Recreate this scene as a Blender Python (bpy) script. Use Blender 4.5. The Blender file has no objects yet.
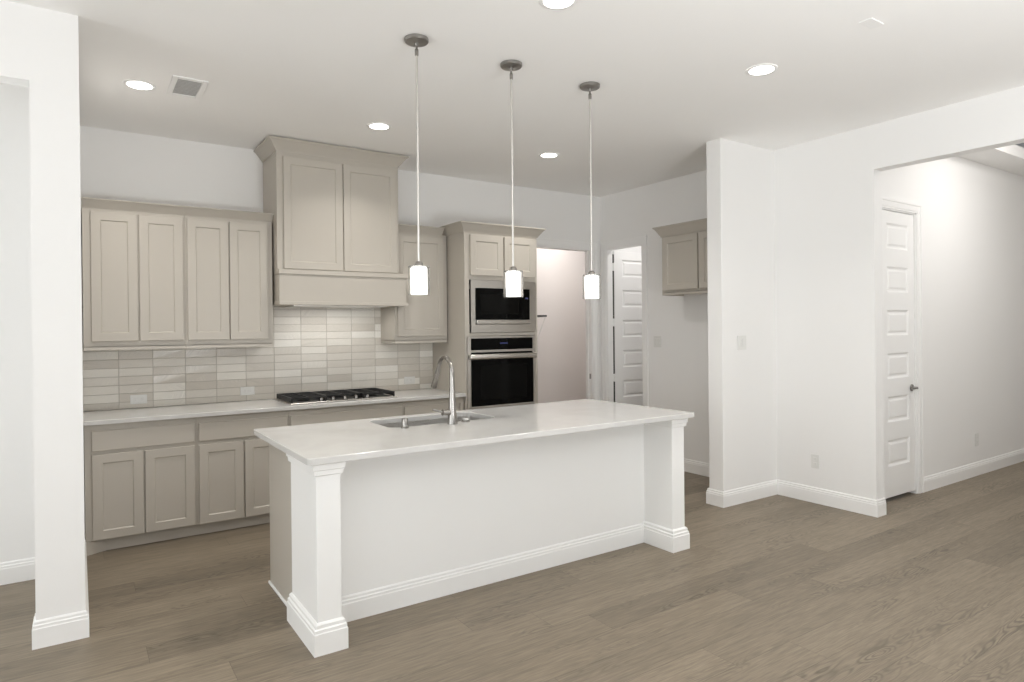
import bpy, bmesh, math, random
from mathutils import Vector, Matrix

random.seed(7)
SC = bpy.context.scene
COL = SC.collection

# ------------------------------------------------------------------ camera
F_PX, YAW, PITCH, ROLL, CY = 648.21, 0.5914, -0.0032, -0.0100, 330.18
CAM_Z = 1.495
fw = Vector((math.sin(YAW) * math.cos(PITCH), math.cos(YAW) * math.cos(PITCH), math.sin(PITCH)))
rt = Vector((math.cos(YAW), -math.sin(YAW), 0.0))
up = rt.cross(fw)
rt2 = rt * math.cos(ROLL) + up * math.sin(ROLL)
up2 = rt2.cross(fw)
cam_data = bpy.data.cameras.new('camera')
cam_data.sensor_fit = 'HORIZONTAL'
cam_data.sensor_width = 36.0
cam_data.lens = F_PX / 1024.0 * 36.0
cam_data.shift_y = (CY - 341.0) / 1024.0
cam_data.clip_start = 0.05
cam = bpy.data.objects.new('camera', cam_data)
COL.objects.link(cam)
M = Matrix((rt2, up2, -fw)).transposed().to_4x4()
M.translation = Vector((0, 0, CAM_Z))
cam.matrix_world = M
SC.camera = cam

# ------------------------------------------------------------------ world, daylight and added fill lights
world = bpy.data.worlds.new('sky')
SC.world = world
world.use_nodes = True
bg = world.node_tree.nodes['Background']
bg.inputs['Color'].default_value = (0.80, 0.90, 1.0, 1)
bg.inputs['Strength'].default_value = 0.15


def area_light(name, loc, direction, sx, sy, power, color=(1, 1, 1), spread=math.pi):
    d = bpy.data.lights.new(name, 'AREA')
    d.shape = 'RECTANGLE'
    d.size, d.size_y = sx, sy
    d.energy = power
    d.color = color
    d.spread = spread
    o = bpy.data.objects.new(name, d)
    COL.objects.link(o)
    o.location = loc
    o.rotation_euler = Vector(direction).to_track_quat('-Z', 'Y').to_euler()
    return o


CAN_W = 7.4
DAY = (0.955, 0.985, 1.0)
# daylight through the big windows of the living room behind the camera
area_light('daylight_left_window', (-3.85, -3.4, 1.45), (1, 0.15, 0.05), 6.8, 2.6, 145, DAY)
area_light('added_near_left_fill', (-3.85, 2.75, 1.45), (1, 0.05, 0.0), 1.7, 2.6, 72, DAY)  # added fill from the left for the island's end, through an invented window
area_light('daylight_rear_window', (0.8, -9.0, 1.45), (0.03, 1, 0.05), 7.6, 2.6, 30, DAY)
# added fill lights aimed up from outside the windows, to brighten the ceiling
area_light('added_up_fill_left', (-4.0, -3.4, 0.55), (1, 0.15, 0.9), 6.6, 0.8, 14, (0.965, 0.985, 1.0))
area_light('added_up_fill_near_left', (-4.0, 2.75, 0.55), (1, 0.05, 0.9), 1.6, 0.8, 4, (0.965, 0.985, 1.0))
area_light('added_up_fill_rear', (0.8, -9.15, 0.55), (0.03, 1, 0.9), 7.4, 0.8, 64, (0.965, 0.985, 1.0))
# added upward fill light behind the camera; no lamp stands there
area_light('added_ceiling_fill', (1.7, -1.7, 0.6), (0, 0.15, 1), 1.5, 1.5, 236, (0.965, 0.985, 1.0))
area_light('hood_lamp', (1.88, 5.55, 1.69), (0, 0.0, -1), 0.7, 0.12, 2.2, (1.0, 0.97, 0.92))
area_light('added_side_room_fill', (-3.85, 4.36, 1.5), (1, -0.22, 0.0), 0.85, 2.4, 40, DAY)  # added side fill for the island's left end, placed to miss the column
# lamps in the utility room, the pantry and the hall, which have no daylight of their own
area_light('utility_room_lamp', (5.3, 6.35, 2.95), (0, 0.2, -1), 0.5, 0.4, 11, (1, 0.95, 0.91))
area_light('pantry_lamp', (5.75, 5.1, 2.9), (0, 0.3, -1), 0.35, 0.35, 7, (1, 0.97, 0.94))
area_light('hall_lamp', (6.6, 1.5, 3.2), (0.1, 0.3, -1), 0.6, 0.6, 23, (1, 0.97, 0.94))

SC.view_settings.view_transform = 'Standard'
SC.view_settings.look = 'None'
SC.view_settings.exposure = 0.04
SC.view_settings.gamma = 1.0
SC.view_settings.use_curve_mapping = False
SC.cycles.use_denoising = True
SC.cycles.max_bounces = 14
SC.cycles.diffuse_bounces = 12
SC.cycles.glossy_bounces = 4
SC.cycles.transmission_bounces = 8
SC.cycles.caustics_reflective = False
SC.cycles.caustics_refractive = False
SC.cycles.sample_clamp_indirect = 6.0


# ------------------------------------------------------------------ materials
def new_mat(name):
    m = bpy.data.materials.new(name)
    m.use_nodes = True
    nt = m.node_tree
    return m, nt, nt.nodes['Principled BSDF']


def N(nt, kind, **kw):
    n = nt.nodes.new(kind)
    for k, v in kw.items():
        setattr(n, k, v)
    return n


def L(nt, a, b):
    nt.links.new(a, b)


def paint(name, color, rough=0.5, bump=0.0, bscale=300.0, var=0.02, spec=0.4):
    m, nt, p = new_mat(name)
    tc = N(nt, 'ShaderNodeTexCoord')
    nz = N(nt, 'ShaderNodeTexNoise')
    nz.inputs['Scale'].default_value = 3.0
    nz.inputs['Detail'].default_value = 3.0
    L(nt, tc.outputs['Object'], nz.inputs['Vector'])
    mx = N(nt, 'ShaderNodeMix', data_type='RGBA')
    mx.inputs[6].default_value = tuple(c * (1 - var) for c in color) + (1,)
    mx.inputs[7].default_value = tuple(min(1, c * (1 + var)) for c in color) + (1,)
    L(nt, nz.outputs['Fac'], mx.inputs[0])
    L(nt, mx.outputs[2], p.inputs['Base Color'])
    p.inputs['Roughness'].default_value = rough
    p.inputs['Specular IOR Level'].default_value = spec
    if bump > 0:
        nb = N(nt, 'ShaderNodeTexNoise')
        nb.inputs['Scale'].default_value = bscale
        nb.inputs['Detail'].default_value = 2.0
        L(nt, tc.outputs['Object'], nb.inputs['Vector'])
        b = N(nt, 'ShaderNodeBump')
        b.inputs['Strength'].default_value = bump
        b.inputs['Distance'].default_value = 0.002
        L(nt, nb.outputs['Fac'], b.inputs['Height'])
        L(nt, b.outputs['Normal'], p.inputs['Normal'])
    return m


def metal(name, color, rough, brushed=True, axis=2):
    m, nt, p = new_mat(name)
    p.inputs['Base Color'].default_value = tuple(color) + (1,)
    p.inputs['Metallic'].default_value = 1.0
    p.inputs['Roughness'].default_value = rough
    if brushed:
        tc = N(nt, 'ShaderNodeTexCoord')
        mp = N(nt, 'ShaderNodeMapping')
        s = [400.0, 400.0, 400.0]
        s[axis] = 6.0
        mp.inputs['Scale'].default_value = s
        nz = N(nt, 'ShaderNodeTexNoise')
        nz.inputs['Scale'].default_value = 1.0
        L(nt, tc.outputs['Object'], mp.inputs['Vector'])
        L(nt, mp.outputs['Vector'], nz.inputs['Vector'])
        mr = N(nt, 'ShaderNodeMapRange')
        mr.inputs['To Min'].default_value = rough * 0.8
        mr.inputs['To Max'].default_value = rough * 1.25
        L(nt, nz.outputs['Fac'], mr.inputs['Value'])
        L(nt, mr.outputs['Result'], p.inputs['Roughness'])
    return m


def gloss_black(name, color, rough, spec):
    m, nt, p = new_mat(name)
    p.inputs['Base Color'].default_value = tuple(color) + (1,)
    p.inputs['Roughness'].default_value = rough
    p.inputs['Specular IOR Level'].default_value = spec
    return m


def emitter(name, color, strength):
    m, nt, p = new_mat(name)
    p.inputs['Base Color'].default_value = (0.9, 0.9, 0.9, 1)
    p.inputs['Emission Color'].default_value = tuple(color) + (1,)
    p.inputs['Emission Strength'].default_value = strength
    return m


def glass(name):
    m, nt, p = new_mat(name)
    p.inputs['Base Color'].default_value = (0.97, 0.985, 0.985, 1)
    p.inputs['Roughness'].default_value = 0.02
    p.inputs['IOR'].default_value = 1.18
    p.inputs['Transmission Weight'].default_value = 1.0
    return m


def wood_floor():
    m, nt, p = new_mat('oak_plank_floor')
    tc = N(nt, 'ShaderNodeTexCoord')
    sx = N(nt, 'ShaderNodeSeparateXYZ')
    L(nt, tc.outputs['Object'], sx.inputs[0])

    def math_(op, a, b=None, c=None):
        n = N(nt, 'ShaderNodeMath', operation=op)
        for i, v in enumerate((a, b, c)):
            if v is None:
                continue
            if isinstance(v, (int, float)):
                n.inputs[i].default_value = v
            else:
                L(nt, v, n.inputs[i])
        return n.outputs[0]

    PW, PL = 0.19, 1.9
    yy = math_('DIVIDE', math_('ADD', sx.outputs['Y'], 20.03), PW)
    row = math_('FLOOR', yy)
    yf = math_('FRACT', yy)
    w1 = N(nt, 'ShaderNodeTexWhiteNoise', noise_dimensions='1D')
    L(nt, row, w1.inputs['W'])
    xx = math_('ADD', math_('DIVIDE', math_('ADD', sx.outputs['X'], 20.0), PL), math_('MULTIPLY', w1.outputs['Value'], 7.31))
    pk = math_('FLOOR', xx)
    xf = math_('FRACT', xx)
    cb = N(nt, 'ShaderNodeCombineXYZ')
    L(nt, row, cb.inputs[0])
    L(nt, pk, cb.inputs[1])
    w2 = N(nt, 'ShaderNodeTexWhiteNoise', noise_dimensions='2D')
    L(nt, cb.outputs[0], w2.inputs['Vector'])
    pid = w2.outputs['Value']
    # grain coordinates: along the plank slow, across fast, shifted per plank
    shift = math_('MULTIPLY', pid, 37.0)
    gx = math_('ADD', sx.outputs['X'], shift)
    gy = math_('ADD', sx.outputs['Y'], math_('MULTIPLY', pid, 11.0))
    g1 = N(nt, 'ShaderNodeCombineXYZ')
    L(nt, math_('MULTIPLY', gx, 1.6), g1.inputs[0])
    L(nt, math_('MULTIPLY', gy, 26.0), g1.inputs[1])
    fine = N(nt, 'ShaderNodeTexNoise')
    fine.inputs['Scale'].default_value = 2.0
    fine.inputs['Detail'].default_value = 5.0
    fine.inputs['Roughness'].default_value = 0.65
    L(nt, g1.outputs[0], fine.inputs['Vector'])
    g0 = N(nt, 'ShaderNodeCombineXYZ')
    L(nt, math_('MULTIPLY', gx, 9.0), g0.inputs[0])
    L(nt, math_('MULTIPLY', gy, 150.0), g0.inputs[1])
    pores = N(nt, 'ShaderNodeTexNoise')
    pores.inputs['Scale'].default_value = 1.0
    pores.inputs['Detail'].default_value = 3.0
    L(nt, g0.outputs[0], pores.inputs['Vector'])
    po = N(nt, 'ShaderNodeMapRange')
    po.inputs['From Min'].default_value = 0.35
    po.inputs['From Max'].default_value = 0.65
    po.inputs['To Min'].default_value = 0.86
    po.inputs['To Max'].default_value = 1.10
    L(nt, pores.outputs['Fac'], po.inputs['Value'])
    # cathedral figure: rings from stretched low noise
    g2 = N(nt, 'ShaderNodeCombineXYZ')
    L(nt, math_('MULTIPLY', gx, 1.1), g2.inputs[0])
    L(nt, math_('MULTIPLY', gy, 6.5), g2.inputs[1])
    low = N(nt, 'ShaderNodeTexNoise')
    low.inputs['Scale'].default_value = 1.3
    low.inputs['Detail'].default_value = 2.0
    L(nt, g2.outputs[0], low.inputs['Vector'])
    ring = math_('SINE', math_('MULTIPLY', low.outputs['Fac'], 125.0))
    ring = math_('POWER', math_('MULTIPLY', math_('ADD', ring, 1.0), 0.5), 2.2)
    g3 = N(nt, 'ShaderNodeCombineXYZ')
    L(nt, math_('MULTIPLY', gx, 0.55), g3.inputs[0])
    L(nt, math_('MULTIPLY', gy, 3.0), g3.inputs[1])
    patch = N(nt, 'ShaderNodeTexNoise')
    patch.inputs['Scale'].default_value = 1.6
    patch.inputs['Detail'].default_value = 2.0
    L(nt, g3.outputs[0], patch.inputs['Vector'])
    pm = N(nt, 'ShaderNodeMapRange')
    pm.inputs['From Min'].default_value = 0.48
    pm.inputs['From Max'].default_value = 0.68
    L(nt, patch.outputs['Fac'], pm.inputs['Value'])
    fig = math_('MULTIPLY', math_('MULTIPLY', ring, pm.outputs['Result']), fine.outputs['Fac'])
    ramp = N(nt, 'ShaderNodeValToRGB')
    e = ramp.color_ramp.elements
    e[0].position, e[0].color = 0.0, (0.183, 0.151, 0.111, 1)
    e[1].position, e[1].color = 1.0, (0.250, 0.206, 0.152, 1)
    mid = ramp.color_ramp.elements.new(0.25)
    mid.color = (0.215, 0.177, 0.130, 1)
    L(nt, pid, ramp.inputs['Fac'])
    fr = N(nt, 'ShaderNodeMapRange')
    fr.inputs['From Min'].default_value = 0.3
    fr.inputs['From Max'].default_value = 0.7
    fr.inputs['To Min'].default_value = 0.80
    fr.inputs['To Max'].default_value = 1.16
    L(nt, fine.outputs['Fac'], fr.inputs['Value'])
    v1 = math_('MULTIPLY', math_('MULTIPLY', fr.outputs['Result'], po.outputs['Result']), math_('SUBTRACT', 1.0, math_('MULTIPLY', fig, 0.85)))
    # joints between planks
    ey = math_('MINIMUM', yf, math_('SUBTRACT', 1.0, yf))
    ex = math_('MINIMUM', xf, math_('SUBTRACT', 1.0, xf))
    jy = math_('LESS_THAN', ey, 0.0011 / PW)
    jx = math_('LESS_THAN', ex, 0.0011 / PL)
    joint = math_('MAXIMUM', jy, jx)
    v2 = math_('MULTIPLY', v1, math_('SUBTRACT', 1.0, math_('MULTIPLY', joint, 0.38)))
    vm = N(nt, 'ShaderNodeVectorMath', operation='SCALE')
    L(nt, ramp.outputs['Color'], vm.inputs[0])
    L(nt, v2, vm.inputs['Scale'])
    L(nt, vm.outputs[0], p.inputs['Base Color'])
    p.inputs['Roughness'].default_value = 0.46
    p.inputs['Specular IOR Level'].default_value = 0.35
    b = N(nt, 'ShaderNodeBump')
    b.inputs['Strength'].default_value = 0.12
    b.inputs['Distance'].default_value = 0.002
    L(nt, math_('SUBTRACT', math_('MULTIPLY', fine.outputs['Fac'], 0.4), joint), b.inputs['Height'])
    L(nt, b.outputs['Normal'], p.inputs['Normal'])
    return m


def tile_mat():
    m, nt, p = new_mat('glazed_tile')
    at = N(nt, 'ShaderNodeVertexColor', layer_name='tone')
    sp = N(nt, 'ShaderNodeSeparateColor')
    L(nt, at.outputs['Color'], sp.inputs[0])
    ramp = N(nt, 'ShaderNodeValToRGB')
    e = ramp.color_ramp.elements
    e[0].position, e[0].color = 0.0, (0.60, 0.56, 0.50, 1)
    e[1].position, e[1].color = 1.0, (0.86, 0.84, 0.79, 1)
    k = ramp.color_ramp.elements.new(0.5)
    k.color = (0.74, 0.71, 0.65, 1)
    L(nt, sp.outputs[0], ramp.inputs['Fac'])
    tc = N(nt, 'ShaderNodeTexCoord')
    mp = N(nt, 'ShaderNodeMapping')
    mp.inputs['Scale'].default_value = (5, 1, 38)
    ad = N(nt, 'ShaderNodeVectorMath', operation='ADD')
    sc = N(nt, 'ShaderNodeVectorMath', operation='SCALE')
    sc.inputs['Scale'].default_value = 20.0
    L(nt, at.outputs['Color'], sc.inputs[0])
    L(nt, tc.outputs['Object'], ad.inputs[0])
    L(nt, sc.outputs[0], ad.inputs[1])
    L(nt, ad.outputs[0], mp.inputs['Vector'])
    nz = N(nt, 'ShaderNodeTexNoise')
    nz.inputs['Scale'].default_value = 1.0
    nz.inputs['Detail'].default_value = 4.0
    L(nt, mp.outputs[0], nz.inputs['Vector'])
    mr = N(nt, 'ShaderNodeMapRange')
    mr.inputs['From Min'].default_value = 0.3
    mr.inputs['From Max'].default_value = 0.7
    mr.inputs['To Min'].default_value = 0.86
    mr.inputs['To Max'].default_value = 1.10
    L(nt, nz.outputs['Fac'], mr.inputs['Value'])
    vs = N(nt, 'ShaderNodeVectorMath', operation='SCALE')
    L(nt, ramp.outputs['Color'], vs.inputs[0])
    L(nt, mr.outputs['Result'], vs.inputs['Scale'])
    L(nt, vs.outputs[0], p.inputs['Base Color'])
    p.inputs['Roughness'].default_value = 0.22
    p.inputs['Specular IOR Level'].default_value = 0.45
    b = N(nt, 'ShaderNodeBump')
    b.inputs['Strength'].default_value = 0.25
    b.inputs['Distance'].default_value = 0.003
    L(nt, nz.outputs['Fac'], b.inputs['Height'])
    L(nt, b.outputs['Normal'], p.inputs['Normal'])
    return m


def quartz():
    m, nt, p = new_mat('white_quartz')
    tc = N(nt, 'ShaderNodeTexCoord')
    nz = N(nt, 'ShaderNodeTexNoise')
    nz.inputs['Scale'].default_value = 2.4
    nz.inputs['Detail'].default_value = 6.0
    nz.inputs['Distortion'].default_value = 1.5
    L(nt, tc.outputs['Object'], nz.inputs['Vector'])
    ramp = N(nt, 'ShaderNodeValToRGB')
    e = ramp.color_ramp.elements
    e[0].position, e[0].color = 0.40, (0.62, 0.615, 0.60, 1)
    e[1].position, e[1].color = 0.62, (0.59, 0.585, 0.57, 1)
    L(nt, nz.outputs['Fac'], ramp.inputs['Fac'])
    L(nt, ramp.outputs['Color'], p.inputs['Base Color'])
    p.inputs['Roughness'].default_value = 0.10
    p.inputs['Specular IOR Level'].default_value = 0.45
    return m


MW = paint('white_wall_paint', (0.845, 0.841, 0.832), 0.62, 0.10, 180, 0.006, 0.25)
MC = paint('white_ceiling_paint', (0.915, 0.91, 0.90), 0.75, 0.12, 120, 0.006, 0.15)
MU = paint('warm_wall_paint', (0.79, 0.755, 0.735), 0.62, 0.10, 180, 0.006, 0.25)
MT = paint('white_trim_paint', (0.87, 0.868, 0.86), 0.35, 0.0, 1, 0.004, 0.45)
MG = paint('greige_cabinet_paint', (0.485, 0.452, 0.40), 0.40, 0.0, 1, 0.012, 0.4)
MGD = paint('cabinet_shadow_gap_paint', (0.40, 0.36, 0.31), 0.5, 0.0, 1, 0.01, 0.3)
MI = paint('white_island_paint', (0.83, 0.83, 0.82), 0.45, 0.05, 200, 0.005, 0.35)
MF = wood_floor()
MTILE = tile_mat()
MGR = paint('tile_grout', (0.46, 0.43, 0.385), 0.85, 0.0, 1, 0.05, 0.1)
MQ = quartz()
MSS = metal('brushed_stainless', (0.60, 0.575, 0.54), 0.30, True, 0)
MSD = metal('stainless_sink', (0.62, 0.61, 0.595), 0.28, True, 0)
MNI = metal('brushed_nickel', (0.33, 0.315, 0.295), 0.20, True, 2)
MRD = metal('satin_nickel_rod', (0.66, 0.64, 0.61), 0.32, True, 2)
MND = metal('dark_brushed_nickel', (0.36, 0.35, 0.335), 0.33, True, 2)
MBG = gloss_black('black_glass', (0.002, 0.002, 0.002), 0.05, 0.10)
MBW = gloss_black('black_window_glass', (0.004, 0.004, 0.0037), 0.05, 0.10)
MBI = gloss_black('cast_iron', (0.012, 0.012, 0.012), 0.5, 0.3)
MGAP = gloss_black('painted_gap_shade', (0.07, 0.067, 0.062), 0.8, 0.1)  # dark colour standing in for shade in the hinge gap
MBK = gloss_black('dark_gap', (0.02, 0.019, 0.018), 0.7, 0.1)
MDISP = gloss_black('blue_display', (0.05, 0.06, 0.16), 0.2, 0.2)
MLAMP = emitter('lamp_lens', (1.0, 0.97, 0.92), 8.0)
MSHADE = emitter('frosted_glass', (1.0, 0.97, 0.93), 2.5)
MGLASS = glass('clear_glass')
MPL = paint('white_plastic', (0.74, 0.74, 0.72), 0.3, 0.0, 1, 0.003, 0.5)
MDW = paint('grey_wire', (0.10, 0.10, 0.10), 0.4, 0.0, 1, 0.003, 0.5)
MVENT = paint('vent_shadow', (0.55, 0.545, 0.53), 0.7, 0.0, 1, 0.003, 0.2)


# ------------------------------------------------------------------ mesh helpers
ORIGIN = {}


class MB:
    def __init__(self, xf=None):
        self.bm = bmesh.new()
        self.xf = xf

    def box(self, x0, x1, y0, y1, z0, z1, bev=0.0, seg=1):
        bm = self.bm
        co = [(x0, y0, z0), (x1, y0, z0), (x1, y1, z0), (x0, y1, z0), (x0, y0, z1), (x1, y0, z1), (x1, y1, z1), (x0, y1, z1)]
        vs = [bm.verts.new(c) for c in co]
        fs = [(0, 3, 2, 1), (4, 5, 6, 7), (0, 1, 5, 4), (1, 2, 6, 5), (2, 3, 7, 6), (3, 0, 4, 7)]
        faces = [bm.faces.new([vs[i] for i in f]) for f in fs]
        if bev > 0:
            edges = list({e for f in faces for e in f.edges})
            bmesh.ops.bevel(bm, geom=edges, offset=bev, segments=seg, affect='EDGES', profile=0.5)
        return faces

    def quad(self, *pts):
        return self.bm.faces.new([self.bm.verts.new(p) for p in pts])

    def loops(self, rings, close=True, cap0=False, cap1=False):
        bm = self.bm
        vr = [[bm.verts.new(p) for p in r] for r in rings]
        n = len(vr[0])
        for a, b in zip(vr[:-1], vr[1:]):
            for i in range(n if close else n - 1):
                j = (i + 1) % n
                bm.faces.new([a[i], a[j], b[j], b[i]])
        if cap0:
            bm.faces.new(list(reversed(vr[0])))
        if cap1:
            bm.faces.new(vr[-1])
        return vr

    def shaker(self, x0, x1, z0, z1, yf, th=0.019, rail=0.058, rec=0.008, slope=0.007):
        """framed door panel facing -Y, front at yf"""
        self.panelled(x0, x1, z0, z1, yf, th, [(x0 + rail, x1 - rail, z0 + rail, z1 - rail)], rec, slope)

    def panelled(self, x0, x1, z0, z1, yf, th, holes, rec=0.008, slope=0.007, raised=0.0):
        """slab facing -Y with a column of recessed panels (holes share x range)"""
        bm = self.bm
        b = 0.002
        # back and sides
        yb = yf + th
        out_f = [(x0 + b, yf, z0 + b), (x1 - b, yf, z0 + b), (x1 - b, yf, z1 - b), (x0 + b, yf, z1 - b)]
        out_m = [(x0, yf + b, z0), (x1, yf + b, z0), (x1, yf + b, z1), (x0, yf + b, z1)]
        out_b = [(x0, yb, z0), (x1, yb, z0), (x1, yb, z1), (x0, yb, z1)]
        self.loops([out_b, out_m, out_f], cap0=True)
        hx0, hx1 = holes[0][0], holes[0][1]
        holes = sorted(holes, key=lambda h: h[2])
        # stiles
        self.quad((x0 + b, yf, z0 + b), (hx0, yf, z0 + b), (hx0, yf, z1 - b), (x0 + b, yf, z1 - b))
        self.quad((hx1, yf, z0 + b), (x1 - b, yf, z0 + b), (x1 - b, yf, z1 - b), (hx1, yf, z1 - b))
        zs = [z0 + b] + [z for h in holes for z in (h[2], h[3])] + [z1 - b]
        for i in range(0, len(zs), 2):
            self.quad((hx0, yf, zs[i]), (hx1, yf, zs[i]), (hx1, yf, zs[i + 1]), (hx0, yf, zs[i + 1]))
        for (a, c, d, e) in holes:
            r0 = [(a, yf, d), (c, yf, d), (c, yf, e), (a, yf, e)]
            s = slope
            r1 = [(a + s, yf + rec, d + s), (c - s, yf + rec, d + s), (c - s, yf + rec, e - s), (a + s, yf + rec, e - s)]
            if raised > 0:
                t = s + 0.012
                u = t + raised
                r2 = [(a + t, yf + rec, d + t), (c - t, yf + rec, d + t), (c - t, yf + rec, e - t), (a + t, yf + rec, e - t)]
                r3 = [(a + u, yf + rec * 0.35, d + u), (c - u, yf + rec * 0.35, d + u), (c - u, yf + rec * 0.35, e - u), (a + u, yf + rec * 0.35, e - u)]
                self.loops([r0, r1, r2, r3], cap1=True)
            else:
                self.loops([r0, r1], cap1=True)

    def lathe(self, prof, c, n=24, axis='Z', cap=True):
        rings = []
        for r, h in prof:
            ring = []
            for i in range(n):
                a = 2 * math.pi * i / n
                u, v = r * math.cos(a), r * math.sin(a)
                if axis == 'Z':
                    ring.append((c[0] + u, c[1] + v, c[2] + h))
                elif axis == 'Y':
                    ring.append((c[0] + u, c[1] + h, c[2] - v))
                else:
                    ring.append((c[0] + h, c[1] + u, c[2] + v))
            rings.append(ring)
        return self.loops(rings, cap0=cap, cap1=cap)

    def tube(self, pts, radii, n=12, cap=True):
        pts = [Vector(p) for p in pts]
        if isinstance(radii, (int, float)):
            radii = [radii] * len(pts)
        rings = []
        prev = None
        for i, p in enumerate(pts):
            t = (pts[min(i + 1, len(pts) - 1)] - pts[max(i - 1, 0)]).normalized()
            if prev is None:
                a = Vector((0, 0, 1)) if abs(t.z) < 0.9 else Vector((1, 0, 0))
                u = t.cross(a).normalized()
            else:
                u = (prev - t * prev.dot(t)).normalized()
            prev = u
            w = t.cross(u)
            rings.append([tuple(p + (u * math.cos(2 * math.pi * k / n) + w * math.sin(2 * math.pi * k / n)) * radii[i]) for k in range(n)])
        self.loops(rings, cap0=cap, cap1=cap)

    def sweep(self, path, prof, side=1, closed=False):
        """profile [(out, z)] swept along a plan path with mitred corners; side=+1: out is left of travel"""
        P = [Vector((p[0], p[1])) for p in path]
        n = len(P)
        rings = []
        for i in range(n):
            ds = []
            if i > 0 or closed:
                ds.append((P[i] - P[i - 1]).normalized())
            if i < n - 1 or closed:
                ds.append((P[(i + 1) % n] - P[i]).normalized())
            ns = [Vector((-d.y, d.x)) * side for d in ds]
            if len(ns) == 2:
                m = (ns[0] + ns[1]).normalized()
                m = m / max(0.2, m.dot(ns[0]))
            else:
                m = ns[0]
            rings.append([(P[i].x + m.x * o, P[i].y + m.y * o, z) for o, z in prof])
        if closed:
            rings.append(rings[0])
            self.loops(rings)
        else:
            self.loops(rings, cap0=True, cap1=True)

    def prism(self, poly, z0, z1):
        self.loops([[(x, y, z0) for x, y in poly], [(x, y, z1) for x, y in poly]], cap0=True, cap1=True)

    def build(self, name, mat, parent=None, loc=None, smooth=None):
        bm = self.bm
        if self.xf:
            for v in bm.verts:
                v.co = Vector(self.xf(*v.co))
        if parent is not None:
            org = ORIGIN[parent.name]
        elif loc is not None:
            org = Vector(loc)
        else:
            org = Vector((0, 0, 0))
        for v in bm.verts:
            v.co -= org
        bmesh.ops.remove_doubles(bm, verts=bm.verts, dist=1e-5)
        bmesh.ops.recalc_face_normals(bm, faces=bm.faces)
        me = bpy.data.meshes.new(name)
        bm.to_mesh(me)
        bm.free()
        me.materials.append(mat)
        o = bpy.data.objects.new(name, me)
        COL.objects.link(o)
        if smooth is not None:
            me.polygons.foreach_set('use_smooth', [True] * len(me.polygons))
            me.set_sharp_from_angle(angle=math.radians(smooth))
        if parent is not None:
            o.parent = parent
        else:
            o.location = org
        ORIGIN[o.name] = org
        return o


def thing(name, label, cat, loc, group=None):
    o = bpy.data.objects.new(name, None)
    COL.objects.link(o)
    o.location = loc
    o.empty_display_size = 0.1
    ORIGIN[o.name] = Vector(loc)
    return tag(o, label, cat, group)


def tag(o, label, cat, group=None):
    o['label'] = label
    o['category'] = cat
    if group:
        o['group'] = group
    return o


def struct(o):
    o['kind'] = 'structure'
    return o


def sbox(name, mat, *boxes, bev=0.0):
    mb = MB()
    for b in boxes:
        mb.box(*b, bev=bev)
    return struct(mb.build(name, mat))


# ------------------------------------------------------------------ key planes (metres)
H = 3.045          # ceiling
YB = 5.837         # kitchen back wall
XR = 5.203         # kitchen right wall (pantry door)
XW = 5.147         # living room right wall
ZC = 0.902         # back worktop
ZI = 0.913         # island worktop

# ------------------------------------------------------------------ room shell
sbox('floor', MF, (-6.2, 9.8, -9.4, 7.3, -0.12, 0.0))
sbox('ceiling', MC, (-6.2, 5.25, -9.4, 7.3, H, H + 0.15))
# kitchen back wall with the utility room doorway
sbox('wall_back', MW,
     (-0.1, 4.235, YB, YB + 0.11, 0, H), (5.065, 6.7, YB, YB + 0.11, 0, H), (4.235, 5.065, YB, YB + 0.11, 2.41, H))
# kitchen left wall, running from the column back to the corner, very slightly out of square
mb = MB()
mb.prism([(-0.175, 3.815), (0.022, 3.815), (0.031, 5.2), (0.031, YB), (-0.1, YB), (-0.1, 3.925), (-0.175, 3.925)], 0, H)
struct(mb.build('wall_left', MW))
# wall over and beyond the opening left of the column
sbox('wall_front_left', MW, (-3.3, -0.175, 3.815, 3.925, 2.69, H), (-3.6, -3.3, 3.815, 3.925, 0, H))
sbox('wall_side_room', MW, (-3.6, -0.1, 4.90, 5.0, 0, H))
sbox('wall_side_room_left', MW, (-3.65, -3.5, 3.82, 3.95, 0, H), (-3.65, -3.5, 4.78, 5.0, 0, H), (-3.65, -3.5, 3.95, 4.78, 0, 0.3), (-3.65, -3.5, 3.95, 4.78, 2.7, H))
# kitchen right wall with the pantry doorway
sbox('wall_right', MW,
     (XR, XR + 0.08, 3.62, 5.151, 0, H), (XR, XR + 0.08, 5.729, YB + 0.05, 0, H), (XR, XR + 0.08, 5.151, 5.729, 2.415, H))
# short partition between fridge alcove and living room
sbox('wall_partition', MW, (4.418, XR + 0.05, 3.471, 3.618, 0, H), bev=0.004)
# living room right wall with the wide hall opening
sbox('wall_right_living', MW,
     (XW, 5.268, 2.607, 3.60, 0, 3.5), (XW, 5.268, 0.35, 2.607, 2.70, 3.5), (XW, 5.268, -9.0, 0.35, 0, 3.5))
# hall
sbox('wall_hall', MW, (5.268, 5.53, 2.755, 2.865, 0, 3.5), (6.142, 9.8, 2.755, 2.865, 0, 3.5), (5.53, 6.142, 2.755, 2.865, 2.468, 3.5))
sbox('wall_hall_end', MW, (9.7, 9.8, 0.2, 2.8, 0, 3.5))
sbox('wall_hall_near', MW, (5.2, 9.8, 0.2, 0.3, 0, 3.5))
sbox('ceiling_hall', MC, (5.27, 9.75, 2.455, 2.76, 3.092, 3.2), (5.27, 9.75, 0.25, 2.455, 3.33, 3.45))
# utility room and pantry beyond the two doorways
sbox('wall_utility_back', MU, (4.1, 6.7, 7.0, 7.1, 0, H))
sbox('wall_utility_left', MU, (4.1, 4.23, YB + 0.11, 7.0, 0, H))
sbox('wall_utility_right', MU, (6.6, 6.7, 4.5, 7.0, 0, H))
sbox('wall_pantry', MW, (5.28, 6.7, 4.45, 4.55, 0, H))
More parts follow.
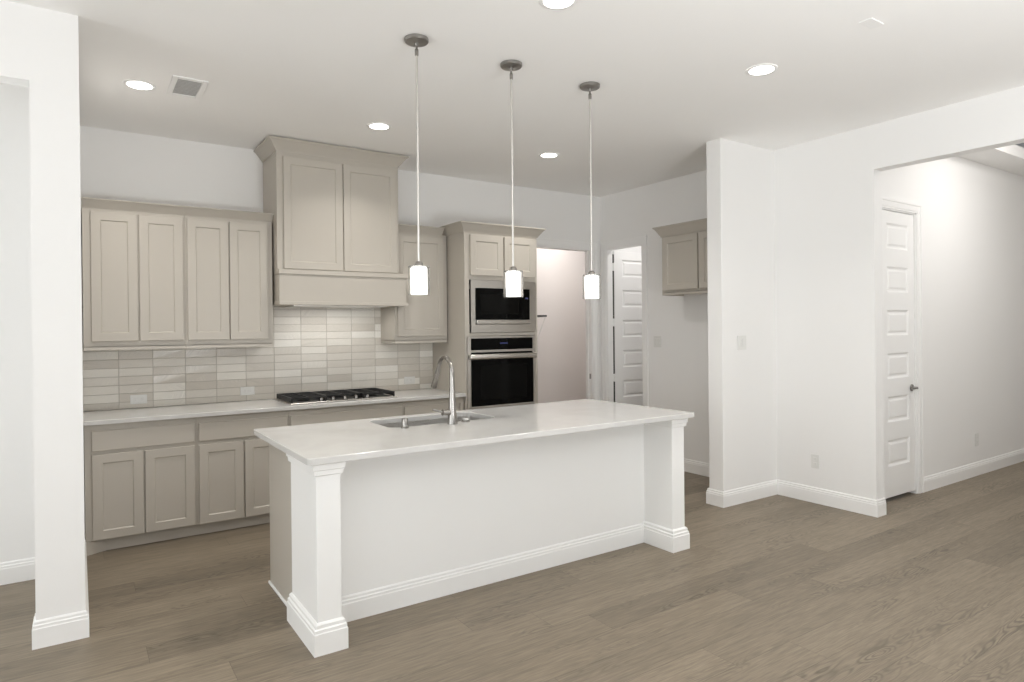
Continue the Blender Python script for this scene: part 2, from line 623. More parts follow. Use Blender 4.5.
# living room behind the camera: three sides with big windows
sbox('wall_living_left', MW, (-3.65, -3.5, -8.9, 3.82, 0, 0.35), (-3.65, -3.5, -8.9, 3.82, 2.75, H),
     (-3.65, -3.5, -8.9, -6.8, 0.35, 2.75), (-3.65, -3.5, 0.0, 1.9, 0.35, 2.75), (-3.65, -3.5, 3.6, 3.82, 0.35, 2.75))
sbox('wall_living_rear', MW, (-3.65, 5.2, -8.85, -8.7, 0, 0.35), (-3.65, 5.2, -8.85, -8.7, 2.75, H),
     (-3.65, -3.0, -8.85, -8.7, 0.35, 2.75), (4.6, 5.2, -8.85, -8.7, 0.35, 2.75))


def window(name, horizontal, a0, a1, at):
    mb = MB()
    w = 0.05
    n = 3
    for i in range(n + 1):
        c = a0 + (a1 - a0) * i / n
        c0, c1 = max(a0, c - w / 2), min(a1, c + w / 2)
        if i == 0:
            c1 = a0 + w
        if i == n:
            c0 = a1 - w
        if horizontal:
            mb.box(c0, c1, at - 0.04, at + 0.04, 0.35, 2.75, 0.004)
        else:
            mb.box(at - 0.04, at + 0.04, c0, c1, 0.35, 2.75, 0.004)
    for z in (0.35, 1.95, 2.70):
        if horizontal:
            mb.box(a0, a1, at - 0.035, at + 0.035, z, z + w)
        else:
            mb.box(at - 0.035, at + 0.035, a0, a1, z, z + w)
    return struct(mb.build(name, MT))


window('window_1', False, -6.8, 0.0, -3.57)
window('window_2', True, -3.0, 4.6, -8.77)
window('added_window_3', False, 1.9, 3.6, -3.57)  # invented window, added to let in the near left fill
window('added_window_4', False, 3.95, 4.78, -3.57)  # invented window, added to let in the side room fill

# ------------------------------------------------------------------ baseboards
BB = [(0, 0), (0.015, 0), (0.015, 0.092), (0.0125, 0.097), (0.0125, 0.108), (0.008, 0.113), (0.008, 0.124), (0.003, 0.131), (0, 0.131)]


def baseboard(name, *paths):
    mb = MB()
    for path in paths:
        mb.sweep(path, BB, side=1)
    return struct(mb.build(name, MT))


baseboard('baseboard_column', [(0.0235, 5.185), (0.022, 3.815), (-0.175, 3.815), (-0.175, 3.925), (-0.1, 3.925), (-0.1, 4.9)])
baseboard('baseboard_side_room', [(-0.1, 4.9), (-3.5, 4.9)])
baseboard('baseboard_front_left', [(-3.3, 3.815), (-3.5, 3.815)])
baseboard('baseboard_right', [(5.268, 2.607), (XW, 2.607), (XW, 3.471), (4.410, 3.471), (4.410, 3.618), (XR, 3.618), (XR, 5.068)])
baseboard('baseboard_hall', [(9.7, 2.755), (6.228, 2.755)])
baseboard('baseboard_utility', [(6.6, 7.0), (4.23, 7.0)])


# ------------------------------------------------------------------ door casings
def casing(mb, axis, at, sgn, a0, a1, z_in, w=0.083, left=True, right=True):
    """casing round an opening a0..a1 in a wall plane; axis 'Y' = wall faces -Y at y=at, 'X' = wall faces -X"""
    steps = [(0.0, 0.020, 0.010), (0.010, w - 0.012, 0.014), (w - 0.024, w, 0.019)]   # from inner edge outward: start, end, thickness
    steps = [(0.0, 0.016, 0.009), (0.016, w - 0.022, 0.013), (w - 0.022, w, 0.018)]

    def put(u0, u1, z0, z1, t):
        if axis == 'Y':
            mb.box(u0, u1, at - t, at, z0, z1, 0.0015)
        else:
            mb.box(at - t, at, u0, u1, z0, z1, 0.0015)
    for s, e, t in steps:
        if left:
            put(a0 - e, a0 - s, 0, z_in + s, t)
        if right:
            put(a1 + s, a1 + e, 0, z_in + s, t)
        put(a0 - (e if left else 0), a1 + (e if right else 0), z_in + s, z_in + e, t)


mb = MB()
casing(mb, 'Y', YB, 1, 4.235, 5.065, 2.41, 0.088)
# jamb lining
mb.box(5.055, 5.067, YB + 0.001, YB + 0.112, 0, 2.41)
mb.box(4.233, 4.245, YB + 0.001, YB + 0.112, 0, 2.41)
mb.box(4.233, 5.067, YB + 0.001, YB + 0.112, 2.40, 2.412)
mb.box(5.043, 5.055, YB + 0.055, YB + 0.09, 0, 2.40)
t1 = struct(mb.build('trim_1', MT))
mb = MB()
mb.box(5.0525, 5.0555, YB + 0.018, YB + 0.046, 0.885, 0.945, 0.001)
mb.build('strike_plate', MND, t1)
mb = MB()
casing(mb, 'X', XR, 1, 5.151, 5.729, 2.415, 0.083)
mb.box(XR + 0.001, XR + 0.082, 5.719, 5.731, 0, 2.415)
mb.box(XR + 0.001, XR + 0.082, 5.149, 5.161, 0, 2.415)
mb.box(XR + 0.001, XR + 0.082, 5.149, 5.731, 2.405, 2.417)
struct(mb.build('trim_2', MT))
mb = MB()
casing(mb, 'Y', 2.755, 1, 5.53, 6.142, 2.468, 0.084, left=True)
mb.box(6.132, 6.144, 2.756, 2.86, 0, 2.468)
mb.box(5.528, 5.54, 2.756, 2.86, 0, 2.468)
mb.box(5.528, 6.144, 2.756, 2.86, 2.458, 2.47)
struct(mb.build('trim_3', MT))

# ------------------------------------------------------------------ doors
# pantry door, swung open into the pantry, parallel to the back wall
PZ = [(2.302, 2.094), (1.936, 1.730), (1.573, 1.367), (1.212, 1.004), (0.852, 0.647), (0.49, 0.25)]
PZ = [(2.303 - 0.3615 * i, 2.096 - 0.3615 * i) for i in range(6)]
mb = MB()
dx0, dx1, dyf = 5.316, 6.02, 5.721
mb.panelled(dx0, dx1, 0.012, 2.40, dyf, 0.035, [(dx0 + 0.128, dx1 - 0.11, b, a) for a, b in PZ], 0.012, 0.016, raised=0.014)
d1 = struct(mb.build('door_1', MT))
HINGES = (2.210, 1.550, 0.893, 0.235)
for z in HINGES:
    mb = MB()
    mb.box(XR + 0.083, dx0 - 0.0005, 5.716, 5.740, z - 0.045, z + 0.045, 0.001)
    mb.lathe([(0.006, -0.047), (0.006, 0.047)], (5.301, 5.714, z), 12)
    mb.build('hinge', MT, d1)
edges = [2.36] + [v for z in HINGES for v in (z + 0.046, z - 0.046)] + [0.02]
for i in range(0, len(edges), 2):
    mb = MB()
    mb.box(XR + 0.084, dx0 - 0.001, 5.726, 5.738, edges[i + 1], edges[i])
    mb.build('hinge_gap_shade', MGAP, d1)  # added dark strip, paints the shade of the open gap between hinges
# hall door, shut
HZ = [(2.352, 2.136), (1.985, 1.768), (1.618, 1.401), (1.251, 1.034), (0.884, 0.667), (0.517, 0.292)]
mb = MB()
mb.panelled(5.542, 6.130, 0.032, 2.456, 2.768, 0.035, [(5.542 + 0.122, 6.130 - 0.098, b, a) for a, b in HZ], 0.010, 0.016, raised=0.014)
d2 = struct(mb.build('door_2', MT))
mb = MB()
mb.lathe([(0.030, 0.0), (0.030, -0.006), (0.026, -0.010), (0.011, -0.012), (0.011, -0.045)], (6.075, 2.768, 0.938), 20, 'Y')
mb.tube([(6.075, 2.722, 0.938), (6.047, 2.716, 0.939), (6.007, 2.714, 0.938), (5.972, 2.716, 0.936)], [0.011, 0.0095, 0.0085, 0.008], 10)
mb.build('door_handle', MND, d2, smooth=40)
for z in (1.62, 0.35, 2.25):
    mb = MB()
    mb.lathe([(0.006, -0.045), (0.006, 0.045)], (5.541, 2.762, z), 10)
    mb.build('hinge', MND, d2)


# ------------------------------------------------------------------ crown profile
def crown_prof(zb, zt, p):
    h = zt - zb
    pts = [(0, zb), (0.006, zb), (0.008, zb + 0.10 * h)]
    for i in range(7):
        a = i / 6 * math.pi / 2
        pts.append((0.008 + (p - 0.016) * (1 - math.cos(a)), zb + 0.10 * h + 0.74 * h * math.sin(a) ** 1.0))
    pts = [(0, zb), (0.007, zb), (0.010, zb + 0.10 * h), (0.010 + 0.20 * (p - 0.016), zb + 0.26 * h), (0.010 + 0.50 * (p - 0.016), zb + 0.52 * h),
           (0.010 + 0.80 * (p - 0.016), zb + 0.76 * h), (p - 0.004, zb + 0.88 * h), (p, zb + 0.90 * h), (p, zt), (0, zt)]
    return pts


# ------------------------------------------------------------------ wall cabinets left of the hood
YU = 5.492
YD = YU - 0.019


def upper_unit(x0, x1, doors, label, end_right=True, zb=1.365, zt=2.385, ct=2.441, cp=0.062, crown_path=None, xf=None, yb=YB, yu=YU, loc=None):
    r = thing('wall_cabinet', label, 'cabinet', loc or (x0, yu, zb))
    mb = MB(xf)
    # carcass: box with a light rail lip below the bottom
    mb.box(x0, x1, yu, yb, zb + 0.022, zt, 0.0015)
    mb.box(x0, x1, yu, yu + 0.019, zb, zb + 0.03, 0.0015)
    mb.box(x0, x0 + 0.018, yu + 0.019, yb, zb, zb + 0.03)
    mb.box(x1 - 0.018, x1, yu + 0.019, yb, zb, zb + 0.03)
    mb.build('cabinet_body', MG, r)
    for (a, b, c, d) in doors:
        mb = MB(xf)
        mb.shaker(a, b, c, d, yu - 0.0195, 0.019)
        mb.build('door', MG, r)
    mb = MB(xf)
    mb.sweep(crown_path, crown_prof(zt - 0.003, ct, cp), side=-1)
    mb.build('crown_molding', MG, r)
    return r


upper_unit(0.038, 0.6905, [(0.088, 0.3755, 1.430, 2.356), (0.387, 0.676, 1.430, 2.356)],
           'greige two-door wall cabinet at the far left, beside the white column',
           crown_path=[(0.038, YU), (0.6905, YU)])
upper_unit(0.6915, 1.333, [(0.7055, 0.998, 1.429, 2.355), (1.007, 1.295, 1.429, 2.355)],
           'greige two-door wall cabinet directly left of the tall hood cabinet',
           crown_path=[(0.6915, YU), (1.333, YU)])
upper_unit(2.405, 2.942, [(2.429, 2.905, 1.431, 2.357)],
           'greige single-door wall cabinet between the hood and the oven tower', ct=2.448,
           crown_path=[(2.405, YB - 0.002), (2.405, YU), (2.893, YU)])

# fridge alcove cabinet, facing left, on the right wall
FX, FY = 4.90, 4.575
FW = FY - 3.625


def xf_right(u, v, z):
    return (v, FY - u, z)


upper_unit(0.0, FW, [(0.028, 0.462, 1.854, 2.378), (0.482, FW - 0.028, 1.854, 2.378)],
           'short greige wall cabinet high on the right wall in the fridge alcove', zb=1.808, zt=2.395, ct=2.492, cp=0.065,
           crown_path=[(0.0, XR - 0.002), (0.0, FX), (FW, FX)], xf=xf_right, yb=XR - 0.002, yu=FX, loc=(FX, FY - FW / 2, 1.808))

# ------------------------------------------------------------------ hood cabinet
HY = 5.385
r = thing('hood_cabinet', 'tall greige range hood cabinet with two doors over the black cooktop', 'hood', (1.88, HY, 1.70))
mb = MB()
mb.box(1.347, 2.403, HY, YB, 1.985, 2.955, 0.0015)
mb.build('cabinet_body', MG, r)
for a, b in ((1.397, 1.885), (1.895, 2.378)):
    mb = MB()
    mb.shaker(a, b, 1.995, 2.905, HY - 0.0195, 0.019)
    mb.build('door', MG, r)
mb = MB()
mb.sweep([(1.347, YB), (1.347, HY), (2.403, HY), (2.403, YB)], crown_prof(2.945, 3.036, 0.075), side=-1)
mb.build('crown_molding', MG, r)
mb = MB()
mb.box(1.352, 2.455, HY - 0.035, YB, 1.722, 1.972, 0.0015)
mb.build('valance', MG, r)
for z0, z1, e in ((1.950, 1.988, 0.012), (1.702, 1.730, 0.014)):
    mb = MB()
    mb.box(1.3475, 2.468, HY - 0.035 - e, YB - 0.001, z0, z1, 0.002)
    mb.build('trim_strip', MG, r)
mb = MB()
mb.box(1.48, 2.30, HY + 0.03, YB - 0.05, 1.694, 1.7015)
mb.build('hood_filter', MSS, r)

# ------------------------------------------------------------------ oven tower
TX0, TX1, TY = 2.9555, 3.778, 5.175
r = thing('oven_tower_cabinet', 'full-height greige cabinet tower holding the microwave and wall oven', 'cabinet', ((TX0 + TX1) / 2, TY, 0))
mb = MB()
mb.box(TX0, TX0 + 0.02, TY, YB - 0.003, 0, 2.385, 0.001)
mb.box(TX1 - 0.02, TX1, TY, YB - 0.003, 0, 2.385, 0.001)
for z0, z1 in ((0.752, 1.424), (1.455, 1.946)):
    mb.box(TX0 + 0.02, TX0 + 0.048, TY, TY + 0.02, z0, z1)
    mb.box(TX1 - 0.045, TX1 - 0.02, TY, TY + 0.02, z0, z1)
mb.box(TX0 + 0.02, TX1 - 0.02, TY, TY + 0.02, 1.946, 2.385)
mb.box(TX0 + 0.02, TX1 - 0.02, TY, TY + 0.02, 1.424, 1.455)
mb.box(TX0 + 0.02, TX1 - 0.02, TY, TY + 0.02, 0.10, 0.752)
mb.box(TX0 + 0.02, TX1 - 0.02, TY + 0.075, TY + 0.09, 0.0, 0.1)
for z in (2.365, 1.9465, 1.4245, 0.733, 0.1):
    mb.box(TX0 + 0.02, TX1 - 0.02, TY + 0.02, YB - 0.02, z, z + 0.018)
mb.box(TX0 + 0.02, TX1 - 0.02, YB - 0.02, YB - 0.003, 0.1, 2.38)
mb.build('cabinet_body', MG, r)
for a, b in ((3.012, 3.371), (3.388, 3.742)):
    mb = MB()
    mb.shaker(a, b, 1.987, 2.362, TY - 0.0195, 0.019)
    mb.build('door', MG, r)
mb = MB()
mb.panelled(3.005, 3.749, 0.12, 0.72, TY - 0.0195, 0.019, [(3.065, 3.689, 0.18, 0.66)])
mb.build('drawer', MG, r)
mb = MB()
mb.sweep([(TX0, YB - 0.003), (TX0, TY), (TX1, TY), (TX1, YB - 0.003)], crown_prof(2.382, 2.469, 0.068), side=-1)
mb.build('crown_molding', MG, r)

# microwave with trim kit
r = thing('microwave_oven', 'built-in stainless microwave above the wall oven', 'microwave', (3.39, TY, 1.458))
mb = MB()
fx0, fx1, fz0, fz1, fy = 3.014, 3.750, 1.458, 1.943, TY - 0.014
wx0, wx1, wz0, wz1 = 3.061, 3.676, 1.532, 1.872
for b_ in ((fx0, wx0, fz0, fz1), (wx1, fx1, fz0, fz1), (wx0, wx1, fz0, wz0), (wx0, wx1, wz1, fz1)):
    mb.box(b_[0], b_[1], fy, fy + 0.0138, b_[2], b_[3])
mb.build('trim_frame', MSS, r)
mb = MB()
mb.box(wx0 + 0.004, wx1 - 0.004, TY + 0.02, TY + 0.42, wz0 + 0.004, wz1 - 0.004)
mb.build('oven_casing', MBK, r)
mb = MB()
mb.box(wx0 + 0.003, 3.589, fy - 0.010, TY + 0.018, wz0 + 0.046, wz1 - 0.003, 0.002)
dr = mb.build('door_glass', MBG, r)
mb = MB()
mb.box(wx0 + 0.05, 3.546, fy - 0.0106, fy - 0.0098, wz0 + 0.10, wz1 - 0.06)
mb.build('window_mesh', MBW, dr)
mb = MB()
mb.box(3.592, wx1 - 0.003, fy - 0.008, TY + 0.018, wz0 + 0.046, wz1 - 0.003, 0.002)
cp = mb.build('control_panel', MBG, r)
mb = MB()
mb.box(3.618, 3.652, fy - 0.0086, fy - 0.0078, 1.775, 1.790)
mb.build('clock_display', MDISP, cp)
mb = MB()
mb.box(wx0 + 0.006, wx1 - 0.006, fy - 0.024, TY + 0.012, wz0 + 0.003, wz0 + 0.043, 0.004, 2)
mb.build('handle', MSS, r)

# wall oven
r = thing('built_in_oven', 'built-in stainless wall oven with black glass door', 'oven', (3.37, TY, 0.757))
mb = MB()
ox0, ox1, oz0, oz1, oy = 2.974, 3.741, 0.757, 1.420, TY - 0.016
mb.box(ox0, ox0 + 0.036, oy, TY - 0.0005, oz0, oz1, 0.0015)
mb.box(ox1 - 0.036, ox1, oy, TY - 0.0005, oz0, oz1, 0.0015)
mb.box(ox0 + 0.036, ox1 - 0.036, oy, TY - 0.0005, 1.402, oz1, 0.001)
mb.box(ox0 + 0.036, ox1 - 0.036, oy, TY - 0.0005, 1.272, 1.294, 0.001)
mb.box(ox0 + 0.036, ox1 - 0.036, oy, TY - 0.0005, oz0, oz0 + 0.016, 0.001)
mb.build('trim_frame', MSS, r)
mb = MB()
mb.box(ox0 + 0.04, ox1 - 0.04, TY + 0.022, TY + 0.30, oz0 + 0.02, 1.40)
mb.build('oven_casing', MBK, r)
mb = MB()
mb.box(ox0 + 0.0365, ox1 - 0.0365, oy - 0.003, TY + 0.015, 1.2945, 1.4015, 0.001)
cp = mb.build('control_panel', MBG, r)
mb = MB()
mb.box(3.325, 3.41, oy - 0.0036, oy - 0.0028, 1.347, 1.360)
mb.build('clock_display', MDISP, cp)
mb = MB()
mb.box(ox0 + 0.0365, ox1 - 0.0365, oy - 0.012, TY + 0.015, 0.7735, 1.262, 0.002)
dr = mb.build('door_glass', MBG, r)
mb = MB()
mb.box(3.10, 3.63, oy - 0.0126, oy - 0.0118, 0.83, 1.15)
mb.build('window', MBW, dr)
mb = MB()
mb.box(ox0 + 0.036, ox1 - 0.036, oy + 0.004, TY + 0.012, 1.2625, 1.2715)
mb.build('vent_gap', MBK, r)
mb = MB()
mb.box(ox0 + 0.002, ox1 - 0.004, oy - 0.048, oy - 0.014, 1.207, 1.256, 0.012, 3)
for x in (ox0 + 0.05, ox1 - 0.07):
    mb.box(x, x + 0.02, oy - 0.02, oy - 0.0122, 1.218, 1.245)
mb.build('handle', MSS, r, smooth=40)

# ------------------------------------------------------------------ base cabinets along the back wall
BY = 5.205         # face frame
BD = BY - 0.0195   # door fronts


def base_unit(x0, x1, drawers, doors, label, stile=None, toe=None):
    r = thing('base_cabinet', label, 'cabinet', ((x0 + x1) / 2, BY, 0))
    mb = MB()
    mb.box(x0, x1, BY, YB - 0.003, 0.088, ZC - 0.0305, 0.001)
    mb.build('cabinet_body', MG, r)
    for a, b, c, d in drawers:
        mb = MB()
        mb.box(a, b, BD, BY - 0.0005, c, d, 0.003)
        mb.build('drawer_front', MG, r)
    for a, b, c, d in doors:
        mb = MB()
        mb.shaker(a, b, c, d, BD, 0.019)
        mb.build('door', MG, r)
    mb = MB()
    if toe:
        mb.prism(toe, 0, 0.0875)
    else:
        mb.box(x0, x1, 5.247, 5.30, 0, 0.0875)
    mb.build('toe_kick', MG, r)
    return r


base_unit(0.034, 0.7175, [(0.076, 0.704, 0.692, 0.828)], [(0.076, 0.377, 0.091, 0.668), (0.388, 0.702, 0.091, 0.666)],
          'greige base cabinet at the far left end, beside the column',
          toe=[(0.034, 5.178), (0.088, 5.206), (0.157, 5.243), (0.7175, 5.247), (0.7175, 5.30), (0.034, 5.30)])
base_unit(0.718, 1.376, [(0.731, 1.364, 0.692, 0.826)], [(0.731, 1.035, 0.088, 0.666), (1.046, 1.35, 0.088, 0.666)],
          'greige base cabinet second from the column, left of the cooktop')
base_unit(1.3765, 2.342, [(1.387, 2.331, 0.692, 0.823)], [(1.387, 1.855, 0.088, 0.666), (1.866, 2.331, 0.088, 0.666)],
          'greige base cabinet right under the gas cooktop, mostly behind the island')
base_unit(2.3425, 2.952, [(2.354, 2.878, 0.692, 0.82), (2.905, 2.936, 0.10, 0.82)], [(2.354, 2.878, 0.088, 0.666)],
          'greige base cabinet right of the cooktop, against the oven tower')

# worktop along the back wall
mb = MB()
mb.box(0.032, 2.9545, 5.163, YB - 0.0125, ZC - 0.03, ZC, 0.003, 2)
o = mb.build('worktop', MQ, loc=(1.49, 5.5, ZC - 0.03))
tag(o, 'long white quartz worktop along the back wall under the cooktop', 'countertop')

# tile backsplash
mb = MB()
mb.box(0.032, 2.9545, YB - 0.0085, YB - 0.0005, ZC + 0.0005, 1.70)
bs = mb.build('tile_backsplash', MGR, loc=(1.49, YB, ZC))
tag(bs, 'backsplash of long stacked beige and white tiles above the back worktop', 'backsplash')
mb = MB()
lay = mb.bm.loops.layers.color.new('tone')
TW, TH = 0.2313, 0.0660
xs0 = 0.265 - 2 * TW
for j in range(13):
    z0 = 0.8865 + j * TH
    for i in range(16):
        a, b = xs0 + i * TW + 0.0017, xs0 + (i + 1) * TW - 0.0017
        c, d = z0 + 0.0018, z0 + TH - 0.0018
        a, b, c, d = max(a, 0.0335), min(b, 2.9535), max(c, ZC + 0.001), min(d, 1.699)
        if b - a < 0.008 or d - c < 0.008:
            continue
        t = min(1, max(0, random.gauss(0.52, 0.24)))
        g = random.random()
        tilt = random.uniform(-0.0008, 0.0008)
        y = YB - 0.0118 + tilt
        fs0 = set(mb.bm.faces)
        e = 0.0012
        mb.loops([[(a, YB - 0.008, c), (b, YB - 0.008, c), (b, YB - 0.008, d), (a, YB - 0.008, d)],
                  [(a, y + e, c), (b, y + e, c), (b, y + e, d), (a, y + e, d)],
                  [(a + e, y, c + e), (b - e, y, c + e), (b - e, y, d - e), (a + e, y, d - e)]], cap1=True)
        for f in set(mb.bm.faces) - fs0:
            for lp in f.loops:
                lp[lay] = (t, g, random.random(), 1)
mb.build('tiles', MTILE, bs)


# ------------------------------------------------------------------ outlets and switches
def plate(name, label, cat, pos, u_axis, n_axis, w, h, kind, group=None):
    """cover plate on a wall: u_axis is 'X' or 'Y' along the wall; wall faces n_axis '-Y' or '-X'"""
    px, py, pz = pos

    def xf(u, v, z):
        return (px + u, py + v, pz + z) if n_axis == '-Y' else (px + v, py - u, pz + z)
    r = thing(name, label, cat, pos, group)
    mb = MB(xf)
    mb.box(-w / 2, w / 2, -0.006, -0.0003, -h / 2, h / 2, 0.002)
    mb.build('cover_plate', MPL, r)
    if kind == 'outlet':
        for s in (-1, 1):
            mb = MB(xf)
            if h > w:
                mb.box(-0.014, 0.014, -0.0085, -0.005, s * 0.021 - 0.014, s * 0.021 + 0.014, 0.002)
                c = (0, s * 0.021)
            else:
                mb.box(s * 0.021 - 0.014, s * 0.021 + 0.014, -0.0085, -0.005, -0.014, 0.014, 0.002)
                c = (s * 0.021, 0)
            k = mb.build('socket', MPL, r)
            mb = MB(xf)
            for q in (-1, 1):
                if h > w:
                    mb.box(c[0] + q * 0.006 - 0.001, c[0] + q * 0.006 + 0.001, -0.0088, -0.008, c[1] - 0.005, c[1] + 0.005)
                else:
                    mb.box(c[0] - 0.005, c[0] + 0.005, -0.0088, -0.008, c[1] + q * 0.006 - 0.001, c[1] + q * 0.006 + 0.001)
            mb.build('slot', MVENT, k)
    else:
        n = kind
        for i in range(n):
            c = (i - (n - 1) / 2) * 0.046
            mb = MB(xf)
            mb.box(c - 0.0165, c + 0.0165, -0.0095, -0.005, -0.033, 0.033, 0.002)
            mb.build('rocker', MPL, r)
    return r


plate('wall_outlet', 'white outlet on the tiles, leftmost, nearest the column', 'outlet', (0.396, YB - 0.0125, 0.969), 'X', '-Y', 0.115, 0.070, 'outlet')
plate('wall_outlet', 'white outlet on the tiles just left of the cooktop', 'outlet', (1.199, YB - 0.0125, 0.985), 'X', '-Y', 0.115, 0.070, 'outlet')
plate('wall_outlet', 'white outlet on the tiles right of the cooktop, by the faucet', 'outlet', (2.697, YB - 0.0125, 0.997), 'X', '-Y', 0.115, 0.070, 'outlet')
plate('light_switch', 'white double light switch on the end of the white partition', 'switch', (4.668, 3.471, 1.352), 'X', '-Y', 0.118, 0.120, 2)
plate('light_switch', 'white double light switch in the fridge alcove beside the pantry door', 'switch', (XR, 4.93, 1.335), 'Y', '-X', 0.110, 0.120, 2)
plate('wall_outlet', 'white outlet low on the bright right wall', 'outlet', (XW, 3.107, 0.350), 'Y', '-X', 0.073, 0.115, 'outlet')
plate('wall_outlet', 'white outlet low on the hall wall beyond the door', 'outlet', (7.353, 2.755, 0.350), 'X', '-Y', 0.078, 0.125, 'outlet')

# ------------------------------------------------------------------ gas cooktop
CX0, CX1, CY0, CY1 = 1.400, 2.316, 5.245, 5.745
r = thing('gas_cooktop', 'black five-burner gas cooktop set in the back worktop', 'cooktop', ((CX0 + CX1) / 2, 5.5, ZC))
mb = MB()
mb.box(CX0, CX1, CY0, CY1, ZC + 0.0005, ZC + 0.010, 0.003)
mb.build('cooktop_tray', MSS, r)
mb = MB()
mb.box(CX0 + 0.03, CX1 - 0.03, CY0 + 0.085, CY1 - 0.03, ZC + 0.0095, ZC + 0.0115)
mb.build('burner_pan', MBI, r)
for (bx, by, br) in ((1.56, 5.44, 0.04), (1.56, 5.64, 0.035), (1.858, 5.54, 0.055), (2.155, 5.44, 0.035), (2.155, 5.64, 0.04)):
    mb = MB()
    mb.lathe([(br + 0.012, 0.0115), (br + 0.012, 0.018), (br, 0.020), (br, 0.030), (br - 0.006, 0.033)], (bx, by, ZC), 20)
    mb.build('burner', MBI, r, smooth=35)
gx = [CX0 + 0.012, CX0 + 0.304, CX1 - 0.304, CX1 - 0.012]
for i in range(3):
    a, b = gx[i] + 0.003, gx[i + 1] - 0.003
    c, d = CY0 + (0.085 if i == 1 else 0.02), CY1 - 0.012
    if i != 1:
        c = CY0 + 0.03
    z0, z1 = ZC + 0.036, ZC + 0.052
    w = 0.013
    mb = MB()
    mb.box(a, b, c, c + w, z0, z1, 0.002)
    mb.box(a, b, d - w, d, z0, z1, 0.002)
    mb.box(a, a + w, c + w, d - w, z0, z1, 0.002)
    mb.box(b - w, b, c + w, d - w, z0, z1, 0.002)
    m_ = (a + b) / 2
    mb.box(m_ - w / 2, m_ + w / 2, c + w, d - w, z0, z1, 0.002)
    for t in (0.25, 0.5, 0.75):
        yq = c + (d - c) * t
        mb.box(a + w, b - w, yq - w / 2, yq + w / 2, z0 + 0.001, z1 - 0.001, 0.002)
    for q in (a, b - w):
        for y in (c, d - w):
            mb.box(q, q + w, y, y + w, ZC + 0.0102, z0 + 0.002)
    # side skirts of the cast grate
    mb.box(a, a + 0.005, c + w, d - w, ZC + 0.014, z0 + 0.002)
    mb.box(b - 0.005, b, c + w, d - w, ZC + 0.014, z0 + 0.002)
    mb.box(a + w, b - w, d - 0.006, d, ZC + 0.014, z0 + 0.002)
    mb.build('grate', MBI, r)
for i in range(5):
    x = 1.858 + (i - 2) * 0.0985
    mb = MB()
    mb.lathe([(0.021, 0.0102), (0.021, 0.014), (0.017, 0.016), (0.0155, 0.036), (0.013, 0.039)], (x, CY0 + 0.042, ZC), 20)
    mb.box(x - 0.003, x + 0.003, CY0 + 0.026, CY0 + 0.058, ZC + 0.036, ZC + 0.043, 0.001)
    mb.build('knob', MNI, r, smooth=35)

# ------------------------------------------------------------------ island
r = thing('kitchen_island', 'white kitchen island with square end pillars and greige cabinet side', 'island', (2.16, 3.5, 0))
IY0, IY1 = 3.24, 3.986
mb = MB()
zt_ = ZI - 0.0305
mb.box(0.937, 0.957, 3.34, IY1, 0.0, zt_, 0.001)
mb.box(3.34, 3.36, 3.34, IY1, 0.0, zt_, 0.001)
mb.box(0.957, 3.34, IY1 - 0.02, IY1, 0.09, zt_)
mb.box(0.957, 3.34, 3.34, 3.36, 0.0, zt_)
mb.box(0.957, 3.34, 3.36, IY1 - 0.02, 0.09, 0.11)
mb.build('cabinet_body', MG, r)
mb = MB()
mb.box(1.0, 3.30, IY0, 3.338, 0, ZI - 0.0305)
mb.build('back_panel', MI, r)
PILL = ((0.907, 1.023), (3.272, 3.391))
for (a, b) in PILL:
    mb = MB()
    mb.box(a, b, 2.982, 3.405, 0, ZI - 0.0305, 0.003)
    pl = mb.build('pillar', MI, r)
    mb = MB()
    rect = [(a, 2.982), (b, 2.982), (b, 3.405), (a, 3.405)]
    z = ZI - 0.031
    mb.sweep(rect, [(0, z - 0.062), (0.010, z - 0.058), (0.012, z - 0.036), (0.017, z - 0.033), (0.019, z - 0.006), (0.023, z - 0.004), (0.023, z), (0, z)], side=-1, closed=True)
    mb.build('pillar_cap', MI, pl)
    mb = MB()
    mb.sweep(rect, [(0, 0), (0.022, 0), (0.022, 0.098), (0.0185, 0.102), (0.0185, 0.116), (0.012, 0.121), (0.012, 0.136), (0.004, 0.145), (0, 0.145)], side=-1, closed=True)
    mb.build('pillar_base', MI, pl)
mb = MB()
mb.sweep([(1.03, IY0), (3.271, IY0)], BB, side=-1)
mb.build('base_trim', MI, r)
mb = MB()
mb.box(0.925, 0.937, 3.431, IY1 + 0.005, 0, 0.018, 0.004)
mb.build('shoe_trim', MI, r)
# kitchen side of the island: doors and drawers
for i in range(5):
    w = (3.36 - 0.937) / 5
    a, b = 0.937 + i * w + 0.012, 0.937 + (i + 1) * w - 0.012

    def xf_back(u, v, z):
        return (4.297 - u, 2 * IY1 - v, z)
    mb = MB(xf_back)
    mb.shaker(a, b, 0.10, 0.68, IY1 - 0.0195, 0.019)
    mb.build('door', MG, r)
    mb = MB(xf_back)
    mb.box(a, b, IY1 - 0.0195, IY1 - 0.0005, 0.70, 0.83, 0.003)
    mb.build('drawer_front', MG, r)


def rrect(x0, x1, y0, y1, rad, k=5):
    pts = []
    for cx_, cy_, a0 in ((x1 - rad, y1 - rad, 0), (x0 + rad, y1 - rad, 90), (x0 + rad, y0 + rad, 180), (x1 - rad, y0 + rad, 270)):
        for i in range(k + 1):
            a = math.radians(a0 + 90 * i / k)
            pts.append((cx_ + rad * math.cos(a), cy_ + rad * math.sin(a)))
    return pts


# island worktop with sink cut-out
SX0, SX1, SY0, SY1 = 1.530, 2.275, 3.560, 3.955
OUT = (0.860, 3.458, 2.940, 4.038)


def ring(x0, x1, y0, y1, rad, z):
    return [(x, y, z) for x, y in rrect(x0, x1, y0, y1, rad)]


